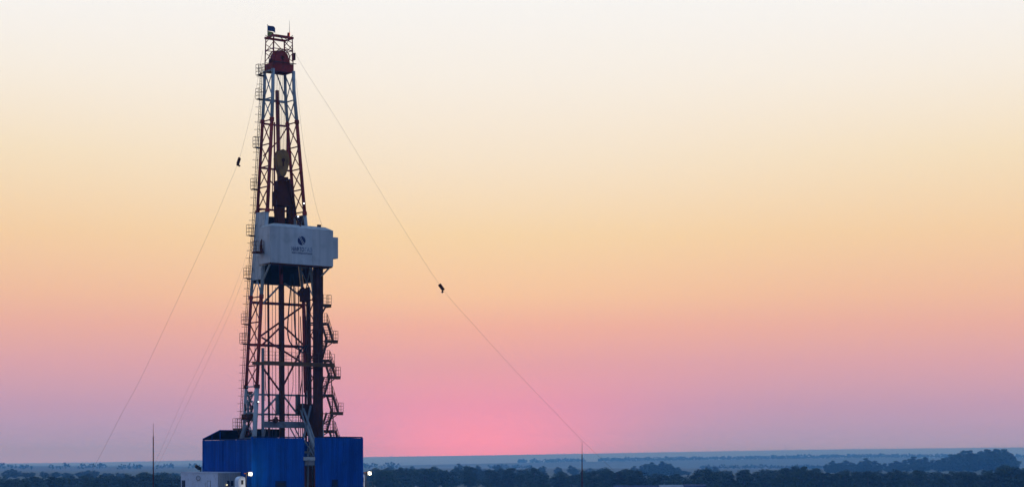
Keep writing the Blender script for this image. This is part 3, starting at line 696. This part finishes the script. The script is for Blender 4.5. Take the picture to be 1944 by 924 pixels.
# girts behind the sheets
for z in (11.5, 13.6, 15.5):
    bar('wall_girt', (UL + .12, VR, z), (UL + .12, VF, z), .1, 'grey', enc, 'box'); bar('wall_girt', (gr, VF + .12, z), (UR, VF + .12, z), .1, 'grey', enc, 'box'); bar('wall_girt', (UL, VF + .12, z), (gl, VF + .12, z), .1, 'grey', enc, 'box')
# doors
for a, b_, zt_ in ((U(629.5, VF), U(641, VF), ZR(909)), (U(522, VF), U(543, VF), ZR(911))):
    d = MB().box((a, VF - .09, FLOOR + .02), (b_, VF - .045, zt_)).build('door', M['bluedk'], enc)
    MB().box((a + .08, VF - .15, FLOOR + .98), (a + .14, VF - .09, FLOOR + 1.1)).build('handle', M['grey'], d)
    MB().box((a + .25, VF - .097, FLOOR + 1.3), (b_ - .2, VF - .091, zt_ - .2)).build('pane', M['glass'], d)
# V-door gate bar and inclined pipes
p = R(574, 870, VF); q_ = R(593, 870, VF)
MB().box((gl + .02, VF - .15, p[2] - .18), (gr - .35, VF + .05, p[2] + .2)).build('gate_bar', M['white'], enc)
MB().box((gl + .3, VF - .02, p[2] - .72), (gr - .35, VF + .2, p[2] - .2)).build('gate_plate', M['grey'], enc)
MB().box((gl + .1, VF + .9, FLOOR), (gr - .1, VF + 1.1, p[2] - .8)).build('opening_shade', M['dark'], enc)  # dark sheet in place of the shade inside the opening
for a, b_ in ((gl + .16, gl + .3), (gr - .3, gr - .16)): MB().box((a, VF + .05, FLOOR), (b_, VF + .18, p[2] - .75)).build('guide_post', M['pipe'], enc)
# shed roofs over the rear half: low at the rear, rising to the front
def roof(u0, u1, v0, z0, v1, z1, name='roof'):
    q = MB().prism([(v0, z0), (v1, z1), (v1, z1 + .08), (v0, z0 + .08)], 'x', u0, u1); return q.build(name, M['roof'], enc)
r1 = roof(-7.05, -3.0, 5.6, ZR(834.5, -7, 5.5), 1.6, ZR(818, -7, 1.6))
roof(-2.4, 1.7, 4.6, 15.9, 2.4, ZR(815, 0, 2))
roof(-3.0, -2.4, 5.2, 15.8, 3.2, ZR(824, 0, 2))
for v_ in (3.6, 1.7): bar('roof_post', (-6.95, v_, FLOOR), (-6.95, v_, ZR(834.5, -7, 5.5) + (5.6 - v_) * .24), .07, 'blue', enc, 'box')
bar('cap_rail', (-7.05, 5.6, ZR(834.5, -7, 5.5) + .1), (-7.05, 1.6, ZR(818, -7, 1.6) + .1), .08, 'blue', enc, 'box')
bar('cap_rail', (-7.05, 1.6, ZR(818, -7, 1.6) + .12), (-3.0, 1.6, ZR(818, -7, 1.6) + .12), .08, 'blue', enc, 'box')

rmp = thing('pipe_ramp', 'grey inclined steel arms leaning out through the slot in the blue wall', 'ramp', (0, -4, FLOOR))
for a, va, b_, vb_, r in (((571, 778), -1.4, (598, 862), -5.2, .10), ((576, 775), -1.5, (599, 840), -4.6, .12), ((573, 828), -4.4, (598, 868), -5.3, .08), ((590, 770), -1.4, (576, 832), -3.0, .12)):
    bar('ramp_arm', R(*a, va), R(*b_, vb_), r, 'grey', rmp)
MB().beam(R(584, 806, -2), R(597, 848, -4.4), .26, .1).build('ramp_tray', M['white'], rmp)
bar('ramp_foot', R(585, 850, -4.7), R(584, 930, -4.7), .12, 'grey', rmp)

# ------------------------------------------------------------------ doghouse and side decks
dk = thing('side_deck', 'steel side deck under the pale cabin beside the blue enclosure', 'deck', (-8.6, 1, .25))
MB().box((-10.6, -6.2, FLOOR - .35), (-7.12, 5.7, FLOOR - .05)).build('deck', M['grey'], dk)
for v_ in (-5.8, 0, 5.2): bar('column', (-10.2, v_, .25), (-10.2, v_, FLOOR - .35), .3, 'blue', dk, 'box')
railing([(-10.55, -3.2), (-10.55, -6.15), (-7.3, -6.15)], FLOOR - .05, 1.1).build('railing', M['tarp'], dk)
dog = thing('doghouse', 'pale grey site cabin with small windows beside the blue enclosure', 'cabin', (-8.6, 1.2, FLOOR))
du0, du1, dv0, dv1 = -9.85, -7.15, -3.25, 5.4; dz = ZR(896, -9, -1)
for k in range(5):
    a = dv0 + .06 + (dv1 - dv0 - .06) * k / 5; b_ = dv0 + .06 + (dv1 - dv0 - .06) * (k + 1) / 5
    MB().box((du0, a + .008, FLOOR), (du0 + .06, b_ - .008, dz)).build('side_panel', M['house'], dog)
end = sheet(du1 - du0, dz - FLOOR).mesh('end_wall', M['house2']); o = bpy.data.objects.new('end_wall', end); COL.objects.link(o); o.parent = dog; o.location = Vector((du0, dv0, FLOOR)) - BASE[dog.name]
MB().box((du0 + .065, dv0 + .05, FLOOR), (du1, dv1, dz - .05)).build('shell', M['house'], dog)
MB().box((du0 - .05, dv0 - .05, dz - .045), (du1, dv1 + .05, dz + .06)).build('roof', M['house'], dog)
for px in (348.5, 397):
    # positions along the long side
    k = (px - 972) / F; v_ = (XC + du0 * CT - k * (YC + du0 * ST)) / (ST + k * CT)
    wn = MB().box((du0 - .03, v_ - .38, ZR(923)), (du0 - .004, v_ + .38, ZR(910.5))).build('window', M['bluedk'] if px < 360 else M['grey'], dog)
    MB().box((du0 - .036, v_ - .3, ZR(922)), (du0 - .031, v_ + .3, ZR(911.5))).build('pane', M['glass'] if px < 360 else M['house'], wn)
k = (377 - 972) / F; v_ = (XC + du0 * CT - k * (YC + du0 * ST)) / (ST + k * CT)
MB().tube([(du0 - .06, v_ + .45 * math.cos(a), ZR(906) + .25 * math.sin(a)) for a in [2 * math.pi * i / 16 for i in range(17)]], .03, 5).build('cable_loop', M['grey'], dog)
for px in (433, 440):
    wn = MB().box((U(px - 2.2, dv0), dv0 - .07, ZR(920)), (U(px + 2.2, dv0), dv0 - .04, ZR(910.5))).build('window', M['bluedk'], dog)
    MB().box((U(px - 1.7, dv0), dv0 - .078, ZR(919)), (U(px + 1.7, dv0), dv0 - .071, ZR(911.3))).build('pane', M['glass'], wn)
p = R(432, 919.5, dv0 - .3); lw = MB().box((p[0] - .07, dv0 - .2, p[2] - .07), (p[0] + .07, dv0 - .085, p[2] + .07)).build('wall_lamp', M['lampy'], dog)

def floodlight(px, py, v, label, zbase, power, headpx, yaw=0):
    p = Vector(R(px, py, v)); t_ = thing('floodlight', label, 'floodlight', (p.x, v, zbase), 'floodlights by the enclosure')
    MB().tube([(p.x, v, zbase), (p.x, v, p.z + .1)], .07, 8).build('post', M['rubber'], t_)
    MB().box((p.x - .25, v - .05, p.z + .02), (p.x + .5, v + .05, p.z + .12)).build('arm', M['dark'], t_)
    h = MB().box((p.x + .12, v - .28, p.z - .2), (p.x + .62, v + .12, p.z + .22)).build('lamp_head', M['grey'], t_)
    MB().tube([(p.x + .37, v - .285, p.z), (p.x + .37, v - .36, p.z)], .17, 14).build('lens', M['lamp'], h)
    ld = bpy.data.lights.new('lamp_light', 'POINT'); ld.energy = power; ld.color = (1.0, .92, .7); ld.shadow_soft_size = .25
    lo = bpy.data.objects.new('lamp_light', ld); COL.objects.link(lo); lo.parent = t_; lo.location = Vector((p.x + .37, v - .75, p.z)) - BASE[t_.name]
floodlight(467, 899, -6.5, 'lit floodlight on a black post in front of the pale cabin end', FLOOR - .05, 110, 0)
floodlight(694, 897.5, -.6, 'lit floodlight on a black post by the right-hand railed deck', FLOOR - .05, 110, 0)
# unlit camera-like lamp on the doghouse roof
p = Vector(R(381, 896, 3.0)); t_ = thing('roof_lamp', 'black unlit tilting lamp on the pale cabin roof', 'lamp', (p.x, 3.0, dz + .06))
MB().tube([(p.x, 3, dz + .05), (p.x + .05, 3, dz + .5), (p.x - .25, 3, dz + .62)], .07, 6).build('stem', M['rubber'], t_)
MB().beam((p.x - .1, 3, dz + .35), (p.x - .62, 3, dz + .72), .34, .3).build('lamp_head', M['rubber'], t_)
# white cowls
def cowl(px, py, v, wm, hm, label):
    p = Vector(R(px, py, v)); t_ = thing('vent_cowl', label, 'vent', (p.x, v, FLOOR), 'vent cowls')
    poly = [(p.x - wm / 2, FLOOR - .04), (p.x + wm / 2, FLOOR - .04)] + [(p.x + wm / 2 * math.cos(a), p.z - wm / 2 + wm / 2 * math.sin(a)) for a in [math.pi * k / 14 for k in range(15)]]
    MB().prism(poly, 'y', v, v + .8).build('housing', M['vent'], t_)
    MB().box((p.x - .14, v - .03, p.z - .85), (p.x + .12, v - .004, p.z - .4)).build('port', M['rubber'], t_)
cowl(460, 903.5, -5.6, .95, 1.2, 'white round-topped vent housing with a dark port below the lamp')
cowl(688.5, 899, 1.2, .75, 1.2, 'white round-topped vent housing half hidden by the enclosure corner')
rd = thing('railed_deck', 'small railed steel deck beside the right end of the enclosure', 'deck', (8.8, 0, .25))
MB().box((7.15, -2.2, FLOOR - .3), (10.6, 2.6, FLOOR - .05)).build('deck', M['grey'], rd)
for u_ in (7.6, 10.2): bar('column', (u_, -.2, .25), (u_, -.2, FLOOR - .3), .25, 'blue', rd, 'box')
railing([(7.3, -2.1), (10.5, -2.1), (10.5, 2.5)], FLOOR - .05, 1.7, gap=.9).build('railing', M['grey'], rd)

# ------------------------------------------------------------------ guy wires
def wire(name, pts, y0, y1, r, label, dev=None, anchor=True):
    n = len(pts); ps = [world(a, b_, y0 + (y1 - y0) * i / (n - 1)) for i, (a, b_) in enumerate(pts)]
    t_ = bpy.data.objects.new(name, None); COL.objects.link(t_); t_.location = ps[-1]; BASE[t_.name] = ps[-1]
    tag(t_, label, 'guy wire', 'wires off the mast')
    sm = smooth(ps, 8); MB().tube(sm, r, 5).build('cable', M['cable'], t_)
    if anchor: 
        e = ps[-1]; MB().box(e + Vector((-.6, -.6, -.45)), e + Vector((.6, .6, .1))).build('anchor_block', M['grey'], t_)
    if dev:
        c = min(sm, key=lambda p: (world_px(p)[1] - dev) ** 2); i = sm.index(c); d = (sm[i + 1] - sm[i - 1]).normalized() if 0 < i < len(sm) - 1 else Vector((0, 0, 1))
        sd = d.cross(Vector((0, 1, 0))).normalized()
        q = MB().beam(c - d * .42, c + d * .42, .22, .34).beam(c + d * .5 - sd * .1, c + d * .5 + sd * .34 * (1 if sm[-1].x > sm[0].x else -1) * -1, .18, .2)
        q.build('wire_grip', M['dark'], t_)
def world_px(p): return (972 + F * p.x / p.y, HOR - F * (p.z - ZC) / p.y)
def gnd(y): return HOR + (ZC - .3) * F / y
wire('guy_wire', [(499, 96), (484, 180), (469, 246), (453, 306), (436, 348), (404, 424), (340, 563), (270, 712), (234, 779), (175, 892), (68, gnd(240))], 220, 240, .0105, 'long cable falling from the mast top past the ladder side, with a dark grip', 306)
wire('guy_wire', [(558, 96), (580, 135), (640, 228), (700, 327), (760, 425), (838, 545), (900, 617), (980, 705), (1050, 778), (1108, 838), (1165, 892), (1372, gnd(232))], 219, 232, .0105, 'long cable falling from the mast top away over the fields, with a dark grip', 545)
wire('stay_wire', [(562, 150), (575, 265), (588, 335), (601, 395), (612, 430)], 219, 216.5, .0105, 'short stay wire running from the upper mast to the cabin roof', None, False)
wire('guy_wire', [(482, 430), (466, 490), (430, 585), (380, 690), (350, 752), (318, 825), (297, 872), (205, gnd(250))], 221, 250, .007, 'outer of the two faint parallel wires leaving the mast beside the cabin')
wire('guy_wire', [(484, 430), (470, 500), (440, 585), (392, 690), (362, 752), (328, 825), (305, 872), (215, gnd(262))], 221, 262, .007, 'inner of the two faint parallel wires leaving the mast beside the cabin')

# ------------------------------------------------------------------ poles on the site
def pole(px, py_top, py_join, y, label):
    b_ = world(px, HOR, y); t_ = bpy.data.objects.new('lightning_pole', None); COL.objects.link(t_); t_.location = (b_.x, y, .2); BASE[t_.name] = Vector((b_.x, y, .2))
    tag(t_, label, 'pole', 'lightning poles')
    zj = world(px, py_join, y).z; zt_ = world(px, py_top, y).z
    MB().tube([(b_.x, y, .2), (b_.x, y, zj * .5), (b_.x, y, zj)], [.11, .08, .06], 8).build('pole_tube', M['pipe'], t_)
    MB().tube([(b_.x, y, zj), (b_.x, y, zt_)], [.035, .02], 6).build('air_rod', M['pipe'], t_)
    MB().box((b_.x - .35, y - .35, -.02), (b_.x + .35, y + .35, .3)).build('footing', M['grey'], t_)
pole(291, 803, 828, 235, 'slim dark lightning pole standing beyond the pale cabin')
pole(1105, 836, 862, 250, 'slim dark lightning pole standing in front of the open woods')

# ------------------------------------------------------------------ trees
def leaf_cloud(n_cl, leaves, rx, rz, z0, size, rng, lean=0.0):
    """crown: clumps of leaf faces spread through an uneven ellipsoid"""
    q_v, q_f = [], []
    cls = []
    for k in range(n_cl):
        a = rng.uniform(0, 2 * math.pi); h = rng.uniform(-1, 1); rr_ = math.sqrt(max(0, 1 - h * h)) * rng.uniform(.35, .92)
        cls.append((Vector((rx * rr_ * math.cos(a) + lean * h, rx * rr_ * math.sin(a), z0 + rz * h * rng.uniform(.75, 1.05))), rng.uniform(.22, .42) * rx))
    for c, cr0 in cls:
        for _ in range(leaves):
            d = Vector((rng.gauss(0, 1), rng.gauss(0, 1), rng.gauss(0, 1))).normalized() * cr0 * rng.uniform(.55, 1.12); d.z *= .8
            p = c + d; n_ = (d.normalized() + Vector((rng.gauss(0, .5), rng.gauss(0, .5), rng.gauss(0, .5)))).normalized()
            a = n_.orthogonal().normalized(); b_ = n_.cross(a); s_ = size * rng.uniform(.6, 1.3); o = len(q_v)
            q_v += [tuple(p - a * s_), tuple(p - b_ * s_ * .6), tuple(p + a * s_), tuple(p + b_ * s_ * .6)]; q_f.append((o, o + 1, o + 2, o + 3))
    return q_v, q_f, cls
def tree_proto(seed, H, rx, crown_frac, n_cl, leaves, size=.30):
    rng = random.Random(seed); rz = H * crown_frac / 2; z0 = H - rz * 1.05
    v, f, cls = leaf_cloud(n_cl, leaves, rx, rz, z0, size, rng)
    cm = bpy.data.meshes.new('crown'); cm.from_pydata(v, [], f); cm.materials.append(M['leaf'])
    tr = MB(); tr.tube([(0, 0, -.4), (.1, 0, H * .3), (0, .1, H * .6), (.05, 0, H * .88)], [.3, .22, .14, .04], 7)
    for c, _ in cls[:8]: tr.tube([(.05, .03, max(H * .25, c.z - rx * .8)), tuple(c)], [.09, .03], 5)
    return cm, tr.mesh('trunk', M['bark'], True), H
PRO = [tree_proto(11, 12, 4.0, .92, 36, 95), tree_proto(12, 12, 3.3, .93, 34, 92), tree_proto(13, 12, 4.6, .90, 44, 95), tree_proto(14, 12, 2.7, .94, 30, 92), tree_proto(15, 12, 3.8, .93, 40, 92), tree_proto(16, 12, 3.0, .92, 30, 92), tree_proto(17, 12, 4.4, .97, 44, 70, .42), tree_proto(18, 12, 3.8, .98, 40, 70, .42)]
def tree(x, y, top_z, kind, label, group, wide=1.0, name='broadleaf_tree'):
    g = height(x, y); H = max(4.0, top_z - g); cm, tm, h0 = PRO[kind]
    t_ = bpy.data.objects.new(name, None); COL.objects.link(t_); t_.location = (x, y, g); s_ = H / h0
    sw = (0.45 + 0.55 * s_) * wide; t_.scale = (sw, sw, s_); t_.rotation_euler = (0, 0, random.uniform(0, 6.28)); tag(t_, label, 'tree', group)
    for nm, me in (('trunk', tm), ('crown', cm)):
        o = bpy.data.objects.new(nm, me); COL.objects.link(o); o.parent = t_
CAN = [(-300, 905), (0, 908), (60, 905), (95, 903), (130, 901), (165, 899), (205, 902), (240, 900), (290, 896), (335, 899), (420, 897), (690, 892), (720, 888), (790, 886), (850, 888), (885, 885), (950, 889), (1000, 886), (1025, 893),
       (1090, 896), (1120, 892), (1165, 889), (1205, 888), (1235, 898), (1255, 896), (1280, 898), (1300, 905), (1320, 894), (1345, 890), (1400, 890), (1440, 893), (1500, 885), (1530, 885), (1570, 891), (1610, 890), (1660, 894), (1700, 890),
       (1740, 893), (1770, 889), (1790, 896), (1820, 890), (1855, 895), (1885, 887), (1915, 881), (1944, 886), (2250, 888)]
rt = random.Random(5); NT = 0
for row in range(7):
    px = -130 + rt.uniform(0, 20)
    while px < 2080:
        f_ = 0.22 * math.exp(-((px - 850) / 260.0) ** 2)
        y = (780 + row * 56) * (1 + f_) + rt.uniform(-20, 20)
        if not (365 < px < 660):
            py = interp(CAN, px) + rt.choice((0, 0, 1, 2, 3, 5, 8)) * (1 if row < 4 else .6) + rt.uniform(-1, 1.5)
            x = (px - 972) / F * y; tz = ZC - (py - HOR) / F * y
            kd = rt.randrange(6); shp = ('full rounded', 'upright oval', 'broad spreading', 'slim upright', 'full rounded', 'slim upright')[kd]
            wh = 'beside the slim pole beyond the pale cabin' if px < 400 else ('behind the railed deck and lamp' if px < 860 else ('around the slim pole in the open' if px < 1180 else ('between the sheds and the hazy clump' if px < 1450 else 'in front of the hazy hedgerow')))
            tree(x, y, tz, kd, 'dark ' + shp + ' tree in the near woodland ' + wh, shp + ' woodland trees ' + wh, rt.uniform(1.25, 1.7)); NT += 1
        px += rt.uniform(34, 52)
rng = random.Random(77); v, f = [], []
for k in range(700):
    px = rng.uniform(-130, 2080)
    if 380 < px < 650: continue
    y = rng.uniform(770, 1200) * (1 + .22 * math.exp(-((px - 850) / 260.0) ** 2)); x = (px - 972) / F * y; h_ = rng.uniform(2.5, 6.0)
    a, b_, _ = leaf_cloud(6, 16, rng.uniform(2.5, 4.5), h_ * .5, h_ * .45, .5, rng); o_ = len(v); g_ = height(x, y)
    v += [(x + q_[0], y + q_[1], g_ + max(-.1, q_[2])) for q_ in a]; f += [tuple(i + o_ for i in ff) for ff in b_]
me = bpy.data.meshes.new('undergrowth'); me.from_pydata(v, [], f); me.materials.append(M['leaf'])
o = bpy.data.objects.new('undergrowth', me); COL.objects.link(o); tag(o, 'dark undergrowth filling the gaps of the near woodland', 'undergrowth', None, 'stuff')
# middle distance groups
MID = [[(1190, 893), (1205, 884), (1225, 880), (1240, 877), (1258, 875), (1272, 879), (1285, 886)],
       [(1570, 881), (1583, 874), (1605, 873), (1622, 878), (1642, 869), (1660, 874), (1682, 879), (1700, 874), (1715, 872), (1735, 866), (1760, 867), (1778, 872), (1790, 869), (1805, 862), (1825, 855), (1840, 854), (1858, 856), (1872, 852), (1890, 851), (1903, 852), (1912, 860)],
       [(12, 893), (22, 889), (32, 891), (48, 897), (60, 900), (82, 894), (105, 895), (125, 897), (150, 897), (165, 892), (180, 892), (200, 898), (225, 901), (275, 896), (300, 897), (330, 896)],
       [(870, 879), (905, 882), (945, 881), (1010, 884), (1030, 884), (1060, 886), (1085, 883), (1120, 888), (1140, 888), (740, 884), (780, 884), (820, 885), (1340, 885), (1355, 885), (1300, 893)]]
NAM = ['hazy blue tree in the clump beyond the woodland gap', 'hazy tree of the tall hedgerow on the rising field', 'hazy tree showing over the near woodland beside the tall pole', 'hazy tree showing over the middle of the near woodland']
GRP = ['clump beyond the gap', 'tall hedgerow on the rise', 'far trees beside the tall pole', 'far trees over the middle woodland']
for gi, g in enumerate(MID):
    y0 = (2050, 2250, 1750, 2250)[gi]
    for px, py in g:
        for k in range(3 if gi < 2 else 2):
            y = y0 + rt.uniform(-70, 70) - k * 50; x = (px + rt.uniform(-9, 9) * (k > 0) - 972) / F * y; tz = ZC - (py + (0, 5, 11)[k] + rt.uniform(-.5, .5) - HOR) / F * y
            tree(x, y, tz, rt.choice((6, 7)), NAM[gi], GRP[gi], rt.uniform(1.3, 1.9) if gi != 1 else rt.uniform(1.5, 2.2), 'hedgerow_tree')

# far tree lines that read as one mass
def far_wood(pts, y, spread, hgt, dens, seed, label):
    rng = random.Random(seed); v, f = [], []
    for (p0, p1) in pts:
        px = p0
        while px < p1:
            yy = y + rng.uniform(-spread, spread); x = (px - 972) / F * yy; g = height(x, yy); h_ = hgt * rng.uniform(.55, 1.15)
            rx = h_ * .5
            a, b_, _ = leaf_cloud(7, 9, rx, h_ * .45, h_ * .5, h_ * .16, rng); o = len(v)
            v += [(x + q[0], yy + q[1], g + q[2]) for q in a]; f += [tuple(i + o for i in ff) for ff in b_]
            px += rng.uniform(.6, 1.4) * dens
    me = bpy.data.meshes.new('distant_wood'); me.from_pydata(v, [], f); me.materials.append(M['leaf'])
    o = bpy.data.objects.new('distant_wood', me); COL.objects.link(o); tag(o, label, 'wood', None, 'stuff')
far_wood([(985, 1000), (1006, 1030), (1034, 1112), (1136, 1490), (1480, 1815), (1850, 2200)], 5800, 90, 11, 1.6, 21, 'far bluish tree line along the second ridge')
far_wood([(-200, 66), (95, 128), (150, 200), (225, 270), (300, 335), (360, 420), (690, 760)], 4000, 260, 11, 6.0, 22, 'faint far trees on the misty plain beside the rig')
far_wood([(930, 1010), (1330, 1560), (1500, 1600), (1750, 1830)], 3900, 240, 8, 3.0, 23, 'faint hedge across the misty fields below the ridge')
far_wood([(-300, 2300)], 9700, 60, 5, 5.0, 25, 'low broken scrub along the far skyline')

# far mast on the skyline
y = 9600; p = world(1491, 852, y); hb = height(p.x, y)
t_ = bpy.data.objects.new('radio_mast', None); COL.objects.link(t_); t_.location = (p.x, y, hb); BASE[t_.name] = Vector((p.x, y, hb)); tag(t_, 'tiny faint radio mast standing on the far skyline', 'radio mast')
zt_ = min(world(1491, 843, y).z, 96.0)
for a in range(3): 
    c = Vector((p.x + .9 * math.cos(a * 2.094), y + .9 * math.sin(a * 2.094), hb)); MB().tube([c, (c.x, c.y, zt_)], .28, 5).build('mast_leg', M['grey'], t_)
MB().tube([(p.x, y, hb + 4), (p.x, y, zt_ - 3)], .5, 5).build('feeder', M['grey'], t_)

# sheds at the wood edge
y = 700
def shed(px0, px1, py, mat, label, round_=False):
    a = world(px0, py, y); b_ = world(px1, py, y); t_ = bpy.data.objects.new('farm_shed', None); COL.objects.link(t_); g = height(a.x, y); t_.location = ((a.x + b_.x) / 2, y, g); BASE[t_.name] = Vector(((a.x + b_.x) / 2, y, g)); tag(t_, label, 'shed', 'sheds at the wood edge')
    d = 9.0
    MB().box((a.x + .3, y + .3, g - .2), (b_.x - .3, y + d - .3, a.z - 1.3)).build('wall', M['grey'], t_)
    if round_: poly = [(y, a.z - 1.3)] + [(y + d / 2 - d / 2 * math.cos(k * math.pi / 10), a.z - 1.3 + 1.3 * math.sin(k * math.pi / 10)) for k in range(11)]
    else: poly = [(y, a.z - 1.3), (y + d / 2, a.z), (y + d, a.z - 1.3), (y + d, a.z - 1.4), (y, a.z - 1.4)]
    MB().prism(poly, 'x', a.x, b_.x).build('roof', M[mat], t_)
shed(1166, 1252, 920.5, 'bluedk', 'low dark-roofed shed just before the trees')
shed(1253, 1299, 919.5, 'shedw', 'low shed with a pale roof between two dark roofs')
shed(1300, 1341, 919, 'bluedk', 'short shed with a rounded dark roof', True)

# ------------------------------------------------------------------ haze
HD = 0.00022
hz = MB().box((-13400, -13400, -9), (13400, 13400, 99)).build('haze', M['dark']); hz['kind'] = 'stuff'
m = bpy.data.materials.new('evening_haze'); m.use_nodes = True; t = m.node_tree; t.nodes.remove(t.nodes['Principled BSDF'])
pv = t.nodes.new('ShaderNodeVolumePrincipled'); pv.inputs['Color'].default_value = (.17, .51, 1.0, 1); pv.inputs['Absorption Color'].default_value = (1, 1, 1, 1)
pv.inputs['Density'].default_value = HD; pv.inputs['Anisotropy'].default_value = 0.0
t.links.new(pv.outputs[0], t.nodes['Material Output'].inputs['Volume'])
hz.data.materials.clear(); hz.data.materials.append(m)
